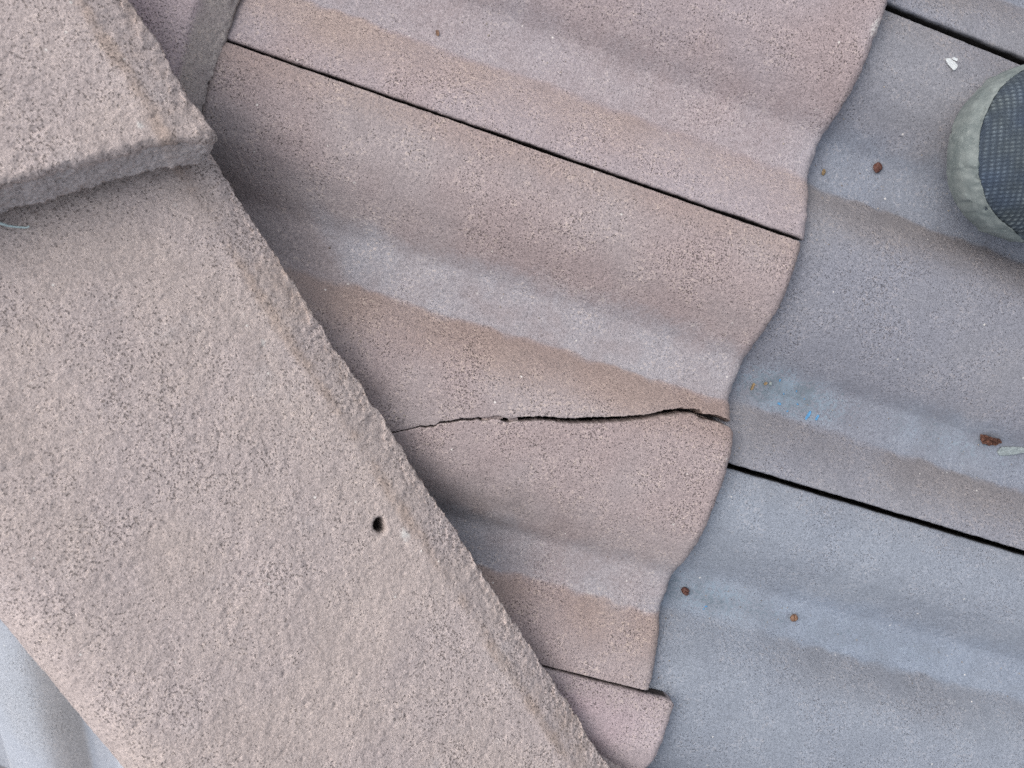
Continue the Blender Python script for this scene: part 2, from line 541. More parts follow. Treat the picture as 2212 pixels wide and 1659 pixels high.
# middle course
slivers = []          # loose splinters lodged in the crack, built below with the other chips
t = tile_mesh('roof_tile', roof, M_UP, 0.0, 0.3030, W_MID, width=0.2994, seed=2, rot=math.radians(0.14), lime_spots=((-0.004, 0.133, 0.006, 0.012, 0.75), (-0.013, 0.082, 0.008, 0.003, 0.5), (-0.02, 0.105, 0.006, 0.002, 0.45)))
t['label'] = 'pinkish wavy roof tile above the long dark joint'
crk = bpy.data.objects.new('cracked_roof_tile', None)
scene.collection.objects.link(crk)
crk.parent = roof
crk['label'] = 'brownish wavy roof tile split by a long jagged crack'
crk.location = (0, 0, 0)
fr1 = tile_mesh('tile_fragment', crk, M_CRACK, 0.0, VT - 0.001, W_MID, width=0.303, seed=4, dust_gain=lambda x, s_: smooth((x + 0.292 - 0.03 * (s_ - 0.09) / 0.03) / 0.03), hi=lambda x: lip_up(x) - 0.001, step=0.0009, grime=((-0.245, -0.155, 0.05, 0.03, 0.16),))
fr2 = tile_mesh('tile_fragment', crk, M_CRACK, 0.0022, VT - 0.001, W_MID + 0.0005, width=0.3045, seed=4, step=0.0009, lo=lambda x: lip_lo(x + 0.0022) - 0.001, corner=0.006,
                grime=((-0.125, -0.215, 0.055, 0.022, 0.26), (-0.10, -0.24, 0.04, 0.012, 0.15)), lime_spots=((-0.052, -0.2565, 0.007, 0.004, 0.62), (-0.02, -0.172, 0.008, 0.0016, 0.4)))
for (uu, vv_, L_, W_, rz_, sd_) in ((-0.1525, -0.1583, 0.0135, 0.0026, 22, 61), (-0.1405, -0.1552, 0.0060, 0.0030, 10, 63)):
    slivers.append((uu, vv_, L_, W_, rz_, sd_))
fr1['label'] = 'upper fragment of the cracked tile'
fr2['label'] = 'lower fragment of the cracked tile with chipped corner'
t = tile_mesh('roof_tile', roof, M_PURPLE, 0.0225, -0.3065, W_MID + 0.001, width=0.299, seed=6, corner=0.007, rough=1.4, rot=math.radians(-0.6))
t['label'] = 'purplish roof tile end slipped out below the cracked tile'
# lower course
for i, (vt, wd) in enumerate(((0.4550, 0.2975), (0.1525, 0.2979), (-0.1490, 0.2975))):
    t = tile_mesh('roof_tile', roof, (M_LOW, M_LOW, M_LOW2)[i], GAUGE, vt, W_LOW, width=wd, length=0.42, seed=11 + i,
                  lime_spots=((0.236, -0.268, 0.006, 0.002, 0.62), (0.246, -0.2705, 0.006, 0.002, 0.6), (0.146, -0.266, 0.008, 0.002, 0.5)) if i == 2 else (),
                  teal_spots=((0.040, -0.090, 0.075, 0.020, 1.0), (0.17, -0.088, 0.12, 0.020, 0.45)) if i == 1 else ((0.040, -0.243, 0.070, 0.020, 1.0), (0.17, -0.245, 0.12, 0.020, 0.4)))
    t['label'] = ('blue-grey roof tile in the corner above the shoe', 'blue-grey roof tile under the shoe tip', 'pale blue-grey roof tile below the lower joint')[i]
# upper course
t = tile_mesh('roof_tile', roof, M_PURPLE, -0.357, 0.152, W_TOP + 0.002, width=0.298, length=0.38, seed=21, nose='bevel', rough=1.9)
t['label'] = 'purplish roof tile with thick grey nose tucked under the hip'
# tiles around the picture
for c in (-2, -1, 0, 1, 2):
    off = 0.1525 if c % 2 else 0.002
    for j in range(-3, 4):
        vt = off + 0.3015 * j
        if (c, j) in ((0, 1), (0, 0), (0, -1), (1, 1), (1, 0), (1, -1), (-1, 0)):
            continue
        un = c * GAUGE
        tile_mesh('roof_tile', roof, M_LOW if c > 0 else M_UP, un, vt, W_MID, width=0.298, step=0.006, seed=30 + c * 9 + j)

# far slope beyond the hip
roof2 = deck('roof', True)
roof2.matrix_world = ROOF @ FAR
roof2['kind'] = 'structure'
roof2['label'] = 'pale brightly lit roof slope beyond the hip caps'
for c in (-1, 0, 1, 2):
    for j in range(-2, 5):
        near = c in (0, 1) and j in (1, 2)
        tile_mesh('roof_tile', roof2, M_FAR, c * GAUGE + 0.16, (0.10 if c % 2 else 0.25) + 0.3015 * (j - 1), W_MID, width=0.2985,
                  step=0.0022 if near else 0.006, seed=70 + c * 9 + j, far=True)

# ------------------------------------------------------------------ hip caps
hip = bpy.data.objects.new('hip_ridge', None)
scene.collection.objects.link(hip)
HIPM = Matrix(((HIP[0], HIP_SIDE[0], HIP_UP[0], HIP_AXIS[0]), (HIP[1], HIP_SIDE[1], HIP_UP[1], HIP_AXIS[1]),
               (HIP[2], HIP_SIDE[2], HIP_UP[2], HIP_AXIS[2]), (0, 0, 0, 1)))
hip.matrix_world = ROOF @ HIPM
hip['label'] = 'row of angular pitted concrete hip caps running diagonally over the tiles'
hip['category'] = 'hip ridge'


WING = math.radians(40.0)
APEX_Y, APEX_Z = 0.153, 0.153 * math.tan(WING)


def cap_section():
    """outline of an angular cap across the hip: bevelled foot, flat wing, rounded crown, flat wing, bevelled foot"""
    half = np.array([(0.0022, -0.0055), (0.020 * math.cos(WING), 0.020 * math.sin(WING)), (APEX_Y, APEX_Z)])
    key = np.concatenate([half, (half * np.array([-1, 1]) + np.array([2 * APEX_Y, 0]))[::-1][1:]])
    ln = np.concatenate([[0], np.cumsum(np.linalg.norm(np.diff(key, axis=0), axis=1))])
    sg = np.arange(0, ln[-1], 0.0004)
    p = np.stack([np.interp(sg, ln, key[:, k]) for k in range(2)], -1)

    def blur(q, sig):
        w = int(sig * 3 / 0.0004)
        k = np.exp(-0.5 * (np.arange(-w, w + 1) * 0.0004 / sig) ** 2)
        k /= k.sum()
        e = np.pad(q, ((w, w), (0, 0)), mode='reflect', reflect_type='odd')
        return np.stack([np.convolve(e[:, i], k, 'valid') for i in range(2)], -1)
    a = blur(p, 0.0016)
    b_ = blur(p, 0.016)
    m = smooth((0.085 - np.abs(sg - ln[-1] / 2)) / 0.03)[:, None]
    p = a * (1 - m) + b_ * m
    sg = np.concatenate([[0], np.cumsum(np.linalg.norm(np.diff(p, axis=0), axis=1))])
    p = p - np.array([APEX_Y, 0])
    t = np.gradient(p, axis=0)
    t /= np.linalg.norm(t, axis=1)[:, None]
    return sg, p, t


SEC_S, SEC_P, SEC_T = cap_section()
FOOT = 0.0218            # section length of the bevel: wing distance = section length - FOOT + 0.02


def hip_cap(x0, x1, lift0, lift1, step, seed, label, hole=None, main=False, crumble=1.0, nub=None, skew=0.0, bev=0.003, lean=0.0, spread=0.0):
    """angular hip cap, x along the hip from head x0 to tail x1"""
    fine = step < 0.002
    t = 0.018
    xs = stations(x0, x1 - bev, step)
    if fine:
        a = np.linspace(0, 1, 5)[1:]
        nx = np.concatenate([x1 - bev + bev * a, x1 + np.linspace(0, lean, 14), [x1 - 0.004, x1 - 0.03]])
        nd = np.concatenate([0.003 * a ** 2, np.linspace(0.0042, t, 14), [t, t]])
    else:
        nx = np.array([x1 - 0.002, x1, x1, x1 - 0.02])
        nd = np.array([0.0, 0.003, t, t])
    X = np.concatenate([xs, nx])
    D = np.concatenate([np.zeros(len(xs)), nd])
    total = SEC_S[-1]
    na = int(total / step)
    sg = np.linspace(0, total, na)
    rim = np.array([0.001, 0.003, 0.006, 0.010, 0.014, t]) if fine else np.array([0.002, t])
    SG = np.concatenate([np.zeros(len(rim)), sg, np.full(len(rim), total)])
    RD = np.concatenate([rim[::-1], np.zeros(na), rim])
    py, pz = np.interp(SG, SEC_S, SEC_P[:, 0]), np.interp(SG, SEC_S, SEC_P[:, 1])
    ty, tz = np.interp(SG, SEC_S, SEC_T[:, 0]), np.interp(SG, SEC_S, SEC_T[:, 1])
    ny, nz = -tz, ty
    Xg = np.repeat(X[:, None], len(SG), 1)
    arc = np.repeat(SG[None], len(X), 0)
    wing = np.minimum(arc, total - arc)                   # distance from the nearer foot
    f = np.clip((X - x0) / (x1 - x0), 0, 1)
    Xg = Xg - skew * wing * f[:, None]
    drop = np.maximum(D[:, None], RD[None])
    lift = (lift0 + (lift1 - lift0) * f)[:, None]
    base = np.stack([Xg, (py - ny * drop), (pz - nz * drop)], -1)
    sd = np.array([seed * 0.91, seed * 0.33, seed * 0.57])
    H = np.zeros_like(Xg)
    slide = np.zeros_like(Xg)
    rust = np.zeros_like(Xg)
    lime = np.zeros_like(Xg)
    pits = np.full_like(Xg, 0.25)
    dust = np.zeros_like(Xg)
    shade_grime = np.zeros_like(Xg)
    if fine:
        n1 = fbm(base + sd, 150, 3, 0.62, seed)
        n2 = fbm(base + sd, 420, 2, 0.6, seed + 2)
        n3 = fbm(base + sd, 28, 2, 0.5, seed + 4)
        H = H + 0.00075 * n1 + 0.0004 * n2 + 0.0009 * n3
        pn = fbm(base + sd, 300, 2, 0.55, seed + 6)
        patch = 0.6 + 0.9 * fbm(base + sd, 22, 2, 0.5, seed + 7)
        H = H - 0.0010 * np.clip(patch, 0.1, 1.3) * smooth((-0.30 - pn) / 0.25)
        crumb = fbm(base + sd, 130, 4, 0.66, seed + 8)
        cr2 = fbm(base + sd, 260, 3, 0.66, seed + 17)
        rb = smooth((0.012 - wing) / 0.008)
        rf_ = smooth((FOOT + 0.002 - wing) / 0.006)
        tb = smooth((X - (x1 - bev - 0.008)) / 0.010)[:, None] * crumble
        H = H + rb * (0.0016 * crumb + 0.0014 * cr2) + rf_ * 0.0007 * cr2 + tb * (0.0010 * crumb + 0.0014 * cr2)
        slide = rb * (0.0040 * crumb + 0.0030 * cr2 + 0.0022 * fbm(base + sd, 45, 2, 0.5, seed + 9))
        Xg = Xg + tb * (0.0018 * fbm(base + sd, 110, 4, 0.7, seed + 10) + 0.0020 * fbm(base + sd, 420, 3, 0.7, seed + 18) + 0.0026 * fbm(base + sd, 24, 2, 0.5, seed + 11))
        w = fbm(base + sd, 18, 3, 0.6, seed + 13)
        w2 = fbm(base + sd, 70, 3, 0.6, seed + 16)
        rust = smooth(1 - np.abs(arc - FOOT + 0.001 - 0.003 * w) / 0.0075) * np.clip(0.75 + 1.2 * w + 1.0 * w2, 0, 1.1)
        rust = np.maximum(rust, np.clip(0.15 + 0.9 * w + 0.8 * w2, 0, 1) * rf_)
        dust = np.clip(0.5 * smooth((fbm(base + sd, 26, 3, 0.6, seed + 14) + 0.02) / 0.5), 0, 1)
        pits = 0.2 + 0.9 * fbm(base + sd, 16, 2, 0.5, seed + 15) + 0.5 * rf_
    dust = np.maximum(dust, smooth((drop - 0.002) / 0.004) * 0.9 * (D[:, None] > 0.002))
    wd = arc - FOOT + 0.020                                # distance up the near wing
    for (hx, hw, hr, depth) in hole or ():
        d = np.hypot(Xg - hx, wd - hw)
        ang = np.arctan2(wd - hw, Xg - hx)
        rr = hr * (1 + 0.16 * np.sin(2 * ang + 0.8) + 0.10 * np.sin(3 * ang + 2))
        H = H - depth * (1 - smooth((d - rr * 0.75) / (rr * 0.3))) - 0.0012 * (1 - smooth((d - rr) / (rr * 0.6)))
        shade_grime = np.maximum(shade_grime, 1 - smooth((d - rr * 0.85) / (rr * 0.25)))  # shade inside the nail hole painted into the colour
    if main:
        for (lx, lw, sx, sw, g) in ((0.0545, 0.026, 0.006, 0.004, 0.95), (-0.160, 0.0297, 0.010, 0.0022, 0.58), (-0.140, 0.0291, 0.004, 0.0022, 0.5),
                                    (-0.100, 0.0318, 0.016, 0.0024, 0.5), (-0.078, 0.0313, 0.004, 0.003, 0.75), (0.215, 0.040, 0.003, 0.012, 0.4), (0.19, 0.012, 0.012, 0.006, 0.35)):
            lime = np.maximum(lime, g * np.exp(-((Xg - lx) / sx) ** 2 - ((wd - lw) / sw) ** 2))
    elif nub is not None:
        lime = np.maximum(lime, 0.75 * np.exp(-((Xg - nub[0] + 0.012) / 0.004) ** 2 - ((wd - 0.027) / 0.003) ** 2))
        g0 = np.exp(-((Xg - nub[0]) / 0.010) ** 2 - ((wd - nub[1]) / 0.010) ** 2)
        H = H + g0 * 0.0012 * (1 + 1.6 * fbm(base + sd, 160, 3, 0.6, 44))
        slide = slide - g0 * 0.0025
        Xg = Xg + g0 * 0.004
    k = H - drop
    P = np.stack([Xg, py + ny * k + ty * slide + spread * np.tanh(py / 0.03), pz + nz * k + tz * slide + lift], -1)
    q = grid_quads(*Xg.shape)
    ob = mesh_object('hip_cap', P.reshape(-1, 3), q, M_CAP, hip, {'rust': rust, 'lime': lime, 'pits': pits, 'dust': dust, 'shade_grime': shade_grime})
    ob['label'] = label
    return ob


hip_cap(-0.262, 0.340, 0.0, 0.0, 0.0009, 3, 'long angular hip cap with a small dark nail hole', hole=((0.0412, 0.0346, 0.0036, 0.013),), main=True)
hip_cap(-0.780, -0.1780, -0.004, 0.0232, 0.0010, 9, 'upper hip cap with crumbling broken end lying over the next cap',
        crumble=1.0, nub=(-0.180, 0.004), skew=0.15, lean=0.0065, spread=0.018)
hip_cap(-1.25, -0.70, 0.0, 0.0235, 0.006, 5, 'hip cap further up the hip')
hip_cap(0.265, 0.85, -0.0235, 0.0, 0.006, 6, 'hip cap further down the hip')

# ------------------------------------------------------------------ things on the tiles
def surf_low(u, v):
    sv = 0.1525 - v if v > -0.149 else -0.149 - v
    return W_LOW + THICK * (u - GAUGE) / GAUGE + float(prof(np.array(sv)))


def surf_mid(u, v):
    sv = 0.3035 - v if v > 0.002 else 0.001 - v
    return W_MID + THICK * u / GAUGE + float(prof(np.array(sv)))


def place(ob, u, v, rot=0.0, lift=0.0, fn=surf_low):
    e = 0.002
    z = fn(u, v)
    nx = -(fn(u + e, v) - fn(u - e, v)) / (2 * e)
    ny = -(fn(u, v + e) - fn(u, v - e)) / (2 * e)
    n = Vector((nx, ny, 1)).normalized()
    xa = Vector((math.cos(rot), math.sin(rot), 0))
    xa = (xa - n * xa.dot(n)).normalized()
    ya = n.cross(xa)
    p = Vector((u, v, z)) + n * lift
    ob.matrix_world = ROOF @ Matrix(((xa.x, ya.x, n.x, p.x), (xa.y, ya.y, n.y, p.y), (xa.z, ya.z, n.z, p.z), (0, 0, 0, 1)))


def tag(ob, label, cat, group=None):
    ob['label'] = label
    ob['category'] = cat
    if group:
        ob['group'] = group
    return ob


def flake_mesh(L, W, t, curl, seed, taper=0.0, crumple=0.0, ribs=0.0, n=22, m_=14):
    """thin irregular chip with a ragged outline, curled across, closed underneath"""
    a = np.linspace(-1, 1, n)
    b = np.linspace(-1, 1, m_)
    A, B = np.meshgrid(a, b, indexing='ij')
    q = np.stack([A[:, 0] * 1.7, np.full(n, seed * 1.0), np.zeros(n)], -1)
    hi = 1 + 0.28 * gnoise(q + 5.3) + 0.15 * gnoise(q * 3.1 + 9.1)
    lo = 1 + 0.28 * gnoise(q + 25.3) + 0.15 * gnoise(q * 3.1 + 39.1)
    env = (1 - np.abs(a) ** 5) ** 0.5 * (1 - taper * (a + 1) / 2)
    env = np.maximum(env, 0.16)
    y = np.where(B > 0, B * (hi * env)[:, None], B * (lo * env)[:, None]) * W / 2
    qe = np.stack([B[0] * 1.9, np.full(m_, seed + 50.0), np.zeros(m_)], -1)
    x = A * L / 2 * (1 + 0.10 * gnoise(qe)[None] * np.abs(A))
    z = curl * (2 * y / W) ** 2 + crumple * gnoise(np.stack([x / L * 5 + seed, y / W * 3, np.zeros_like(x)], -1))
    z = z + ribs * np.sin(y / W * 14)
    top = np.stack([x, y, z + t], -1)
    bot = np.stack([x, y, z], -1)
    bot[0, :, 2] += t * 0.5; bot[-1, :, 2] += t * 0.5; bot[:, 0, 2] += t * 0.5; bot[:, -1, 2] += t * 0.5
    V = np.concatenate([top.reshape(-1, 3), bot.reshape(-1, 3)])
    N = n * m_
    Q = [grid_quads(n, m_), grid_quads(n, m_, True) + N]
    i = np.arange(n - 1)
    for col, fl in ((0, True), (m_ - 1, False)):
        e = np.stack([i * m_ + col, (i + 1) * m_ + col, (i + 1) * m_ + col + N, i * m_ + col + N], -1)
        Q.append(e[:, ::-1] if fl else e)
    j = np.arange(m_ - 1)
    for row, fl in ((0, False), (n - 1, True)):
        e = np.stack([row * m_ + j, row * m_ + j + 1, row * m_ + j + 1 + N, row * m_ + j + N], -1)
        Q.append(e[:, ::-1] if fl else e)
    V[:, 2] -= V[:, 2].min()
    return V, np.concatenate(Q)


def flake(name, mat, L, W, t, curl, seed, u, v, rot, label, cat, fn=surf_low, lift=0.0001, group=None, **kw):
    V, Q = flake_mesh(L, W, t, curl, seed, **kw)
    ob = mesh_object(name, V, Q, mat)
    place(ob, u, v, math.radians(rot), lift, fn)
    return tag(ob, label, cat, group)


def seed_mesh(rx, ry, rz, seed, split=0.0, n=26, m_=16):
    th = np.linspace(0, 2 * math.pi, n, endpoint=False)
    ph = np.linspace(-math.pi / 2 + 0.02, math.pi / 2 - 0.02, m_)
    T, Pq = np.meshgrid(th, ph, indexing='ij')
    d = np.stack([np.cos(T) * np.cos(Pq), np.sin(T) * np.cos(Pq), np.sin(Pq)], -1)
    r = 1 + 0.16 * gnoise(d * 1.6 + seed) + 0.06 * gnoise(d * 5 + seed)
    if split:
        r = r - split * np.exp(-((d[..., 0] * 0.8 + d[..., 1] * 0.6) / 0.13) ** 2) * (d[..., 2] > -0.2)
    V = d * r[..., None] * np.array([rx, ry, rz])
    V = V.reshape(-1, 3)
    i = np.arange(n)[:, None]
    j = np.arange(m_ - 1)[None]
    Q = np.stack([i * m_ + j, ((i + 1) % n) * m_ + j, ((i + 1) % n) * m_ + j + 1, i * m_ + j + 1], -1).reshape(-1, 4)
    V = np.concatenate([V, [[0, 0, -rz], [0, 0, rz]]])
    k = np.arange(n)
    tr = np.concatenate([np.stack([(k + 1) % n * m_, k * m_, np.full(n, n * m_)], -1),
                         np.stack([k * m_ + m_ - 1, (k + 1) % n * m_ + m_ - 1, np.full(n, n * m_ + 1)], -1)])
    V[:, 2] += rz * 0.8
    return V, Q, tr


def seed_husk(name, mat, rx, ry, rz, seed, u, v, rot, label, cat, fn=surf_low, split=0.35):
    V, Q, tr = seed_mesh(rx, ry, rz, seed, split)
    ob = mesh_object(name, V, Q, mat, tris=tr)
    place(ob, u, v, math.radians(rot), 0.0, fn)
    return tag(ob, label, cat)


M_WHITE = plain('white_paint', srgb(214, 218, 218), 0.7, 900.0, 0.10)
M_BARK = plain('red_brown_bark', srgb(112, 78, 64), 0.85, 500.0, 0.5, 0.0006, col2=srgb(62, 40, 33))
M_GREY = plain('grey_chip', srgb(158, 168, 168), 0.85, 700.0, 0.25, 0.0006)
M_HUSK = plain('brown_husk', srgb(104, 76, 68), 0.55, 800.0, 0.4, 0.0002, col2=srgb(82, 46, 36))
M_TAN = plain('tan_husk', srgb(150, 118, 94), 0.6, 800.0, 0.35, 0.0002, col2=srgb(96, 70, 58))
M_STRAW = plain('straw', srgb(160, 136, 100), 0.7, 900.0, 0.3)
M_BLUE = plain('blue_paint', srgb(96, 156, 200), 0.6, 900.0, 0.2)
M_GRIT = plain('grit', srgb(190, 180, 166), 0.9, 260.0, 0.5, col2=srgb(104, 90, 80))
M_THREAD = plain('thread', srgb(196, 216, 216), 0.7, 900.0, 0.1)

flake('paint_chip', M_WHITE, 0.0092, 0.0030, 0.0005, 0.0006, 27, 0.0572, 0.1352, -24, 'curled white paint chip lying above the shoe toe', 'paint chip', taper=-0.5, ribs=0.0003)
flake('paint_chip', M_WHITE, 0.0036, 0.0018, 0.0005, 0.0002, 5, 0.0588, 0.1389, -2, 'tiny white paint crumb beside the larger white chip', 'paint chip')
seed_husk('seed_husk', M_HUSK, 0.0030, 0.0034, 0.0018, 2.0, 0.0488, 0.0696, 30, 'round split brown seed husk left of the shoe', 'seed')
seed_husk('seed_husk', M_STRAW, 0.0013, 0.0021, 0.0009, 4.0, 0.0146, 0.0552, 10, 'tiny tan seed by the wavy tile edge near the shoe', 'seed')
seed_husk('seed_husk', M_HUSK, 0.0026, 0.0033, 0.0022, 6.0, 0.0200, -0.2431, 60, 'dark brown curled husk against the tile edge', 'seed', split=0.6)
seed_husk('seed_husk', M_TAN, 0.0027, 0.0029, 0.0018, 8.0, 0.1042, -0.2415, -20, 'tan broken husk lying in the lower pan', 'seed', split=0.45)
flake('bark_piece', M_BARK, 0.0150, 0.0066, 0.0012, 0.0014, 7, 0.1965, -0.0772, 0, 'crumpled red-brown bark scrap beside the grey chip', 'bark', crumple=0.0034)
flake('stone_chip', M_GREY, 0.0230, 0.0086, 0.0014, 0.0, 12, 0.2190, -0.0805, 22, 'pale grey flat chip at the picture edge', 'chip', taper=0.55, crumple=0.0003)
flake('straw_bit', M_STRAW, 0.0052, 0.0017, 0.0006, 0.0004, 15, 0.0173, -0.0932, 85, 'upright yellow straw flake near the tile edge', 'plant debris')
flake('straw_bit', M_STRAW, 0.0026, 0.0019, 0.0006, 0.0003, 17, 0.0254, -0.0885, 50, 'short yellow flake beside the dark pebble', 'plant debris')
seed_husk('pebble', M_GREY, 0.0012, 0.0012, 0.0008, 9.0, 0.0289, -0.0877, 0, 'tiny grey pebble next to the yellow flakes', 'pebble', split=0.0)
flake('blue_flake', M_BLUE, 0.0072, 0.0019, 0.0003, 0.0001, 21, 0.0625, -0.1006, 76, 'longest bright blue paint flake in the pan', 'paint chip')
flake('blue_flake', M_BLUE, 0.0042, 0.0016, 0.0003, 0.0001, 23, 0.0693, -0.1002, 78, 'second bright blue paint flake just beyond the longest one', 'paint chip')
for i, (u, v, L) in enumerate(((0.0398, -0.0989, 0.0028), (0.047, -0.1021, 0.0016), (0.0485, -0.0872, 0.0014), (0.0405, -0.0915, 0.0013), (0.0525, -0.0955, 0.0016),
                               (0.0388, -0.2503, 0.0022), (0.0378, -0.2525, 0.0015), (0.0345, -0.0835, 0.0020), (0.056, -0.0905, 0.0012))):
    flake('blue_speck', M_BLUE, L, L * 0.55, 0.0002, 0.0, 31 + i, u, v, 40 * i, 'tiny blue paint speck stuck in a tile pan', 'paint chip', group='tiny blue paint specks', n=8, m_=6)
flake('straw_bit', M_TAN, 0.0034, 0.0018, 0.0006, 0.0003, 44, -0.2492, 0.0503, -60, 'tiny tan flake on the uppermost pinkish tile', 'plant debris', fn=surf_mid)

for (uu, vv_, L_, W_, rz_, sd_) in slivers:
    V, Q = flake_mesh(L_, W_, 0.004, 0.0, sd_)
    one = np.zeros(len(V))
    ob = mesh_object('tile_fragment', V, Q, M_CRACK, crk, {'dust': one, 'rust': one + 0.3, 'pits': one, 'lime': one + 0.1, 'shade_grime': one, 'teal': one})
    ob['label'] = 'loose splinter lodged in the crack'
    ob.matrix_basis = Matrix.Translation((uu, vv_, surf_mid(uu, vv_) - 0.0068)) @ Matrix.Rotation(math.radians(rz_), 4, 'Z')

# loose sand and grit washed into the pans and along the foot of the caps
def grit(seed=5):
    rg = np.random.RandomState(seed)
    Vs, Ts = [], []
    octa = np.array([(1, 0, 0), (-1, 0, 0), (0, 1, 0), (0, -1, 0), (0, 0, 1), (0, 0, -1)], float)
    tri = np.array([(0, 2, 4), (2, 1, 4), (1, 3, 4), (3, 0, 4), (2, 0, 5), (1, 2, 5), (3, 1, 5), (0, 3, 5)])
    spots = []
    for _ in range(150):
        spots.append((rg.uniform(0.006, 0.30), rg.choice([-0.092, -0.245, 0.060]) + rg.normal(0, 0.008), surf_low))
    for _ in range(60):
        spots.append((0.004 + abs(rg.normal(0, 0.012)), rg.uniform(-0.30, 0.14), surf_low))
    for _ in range(70):
        spots.append((rg.uniform(-0.30, -0.005), rg.choice([-0.092, -0.243, 0.062]) + rg.normal(0, 0.008), surf_mid))
    for _ in range(40):
        k = rg.uniform(-0.15, 0.22)
        q = np.array([-0.2119, -0.1775]) + HIP[:2] * k + np.array([0.665, 0.747]) * abs(rg.normal(0.004, 0.004))
        spots.append((q[0], q[1], surf_mid))
    for (u, v, fn) in spots:
        if fn is surf_mid and ((np.array([u, v, -0.02]) - HIP_AXIS) @ HIP_SIDE > -0.15 or u > -0.004 or v < -0.29):
            continue
        r = 0.00022 + 0.00038 * rg.rand() ** 2
        o = octa * (0.7 + 0.6 * rg.rand(6, 1)) * r
        a = rg.rand() * 6.28
        c_, s_ = math.cos(a), math.sin(a)
        o = o @ np.array([[c_, -s_, 0], [s_, c_, 0], [0, 0, 1]]).T * np.array([1.3, 1, 0.8])
        Ts.append(tri + 6 * len(Vs))
        Vs.append(o + np.array([u, v, fn(u, v) + r * 0.4]))
    ob = mesh_object('grit', np.concatenate(Vs), np.zeros((0, 4), int), M_GRIT, tris=np.concatenate(Ts), smooth_shade=False)
    ob.matrix_world = ROOF
    ob['kind'] = 'stuff'
    ob['label'] = 'scattered sand and grit lying in the tile pans'
    return ob


grit()

# loose thread hanging from under the upper hip cap
def tube(name, pts, rad, mat, parent=None, n=8):
    pts = np.asarray(pts, float)
    tg = np.gradient(pts, axis=0)
    tg /= np.linalg.norm(tg, axis=1)[:, None]
    up_ = np.array([0.1, 0.2, 1.0])
    a = np.cross(tg, up_); a /= np.linalg.norm(a, axis=1)[:, None]
    b = np.cross(tg, a)
    th = np.linspace(0, 2 * math.pi, n, endpoint=False)
    rad = np.broadcast_to(rad, (len(pts),))
    V = pts[:, None] + rad[:, None, None] * (np.cos(th)[None, :, None] * a[:, None] + np.sin(th)[None, :, None] * b[:, None])
    m_ = len(pts)
    i = np.arange(m_ - 1)[:, None] * n
    j = np.arange(n)[None]
    Q = np.stack([i + j, i + (j + 1) % n, i + n + (j + 1) % n, i + n + j], -1).reshape(-1, 4)
    V = np.concatenate([V.reshape(-1, 3), pts[:1], pts[-1:]])
    k = np.arange(n)
    tr = np.concatenate([np.stack([k, (k + 1) % n, np.full(n, m_ * n)], -1)[:, ::-1], np.stack([(m_ - 1) * n + k, (m_ - 1) * n + (k + 1) % n, np.full(n, m_ * n + 1)], -1)])
    return mesh_object(name, V, Q, mat, parent, tris=tr)


ctrl = []
for (x, wd_, h_) in ((-0.200, 0.118, 0.004), (-0.193, 0.110, 0.005), (-0.187, 0.1035, 0.006), (-0.1838, 0.1003, 0.005), (-0.1822, 0.0985, 0.0035), (-0.1803, 0.0955, 0.0025), (-0.1785, 0.0925, 0.0022), (-0.1782, 0.0915, 0.004)):
    ctrl.append((x, wd_ * math.cos(WING) - math.sin(WING) * h_ - APEX_Y, wd_ * math.sin(WING) + math.cos(WING) * h_))
ctrl = np.array(ctrl)
tt = np.linspace(0, len(ctrl) - 1, 40)
pts = np.stack([np.interp(tt, np.arange(len(ctrl)), ctrl[:, k]) for k in range(3)], -1)
ker = np.array([1, 2, 1]) / 4
for _ in range(2):
    pts[1:-1] = np.stack([np.convolve(pts[:, k], ker, 'valid') for k in range(3)], -1)
th_ob = tube('thread', pts, np.linspace(0.0008, 0.00035, len(pts)), M_THREAD)
th_ob.matrix_world = ROOF @ HIPM
tag(th_ob, 'frayed pale thread poking out under the upper hip cap', 'thread')

# ------------------------------------------------------------------ shoe
def shoe_mat_upper():
    m = NT('knit_upper')
    tc = m.n('ShaderNodeTexCoord')
    v = tc.outputs['Object']
    dot = m.attr('dot')
    area = m.noise(v, 26.0, 2.0, 0.6)
    dark = m.mix(m.rng(area, 0.35, 0.65), srgb(54, 64, 78), srgb(58, 66, 72))
    light = m.mix(m.rng(area, 0.35, 0.65), srgb(92, 106, 122), srgb(112, 121, 122))
    wear = m.rng(m.noise(v, 90.0, 4.0, 0.65), 0.33, 0.67, 0.12, 1.0)
    c = m.mix(m.math('MULTIPLY', dot, wear), dark, light)
    fz = m.noise(v, 1400.0, 2.0, 0.6)
    cmb = m.n('ShaderNodeCombineColor')
    f = m.rng(fz, 0.25, 0.75, 0.75, 1.25)
    for k in range(3):
        m.l(f, cmb.inputs[k])
    c = m.mix(1.0, c, cmb.outputs[0], 'MULTIPLY')
    m.l(c, m.b.inputs['Base Color'])
    m.b.inputs['Roughness'].default_value = 0.85
    m.b.inputs['Specular IOR Level'].default_value = 0.25
    m.l(m.bump(fz, 0.6, 0.0003), m.b.inputs['Normal'])
    return m.mat


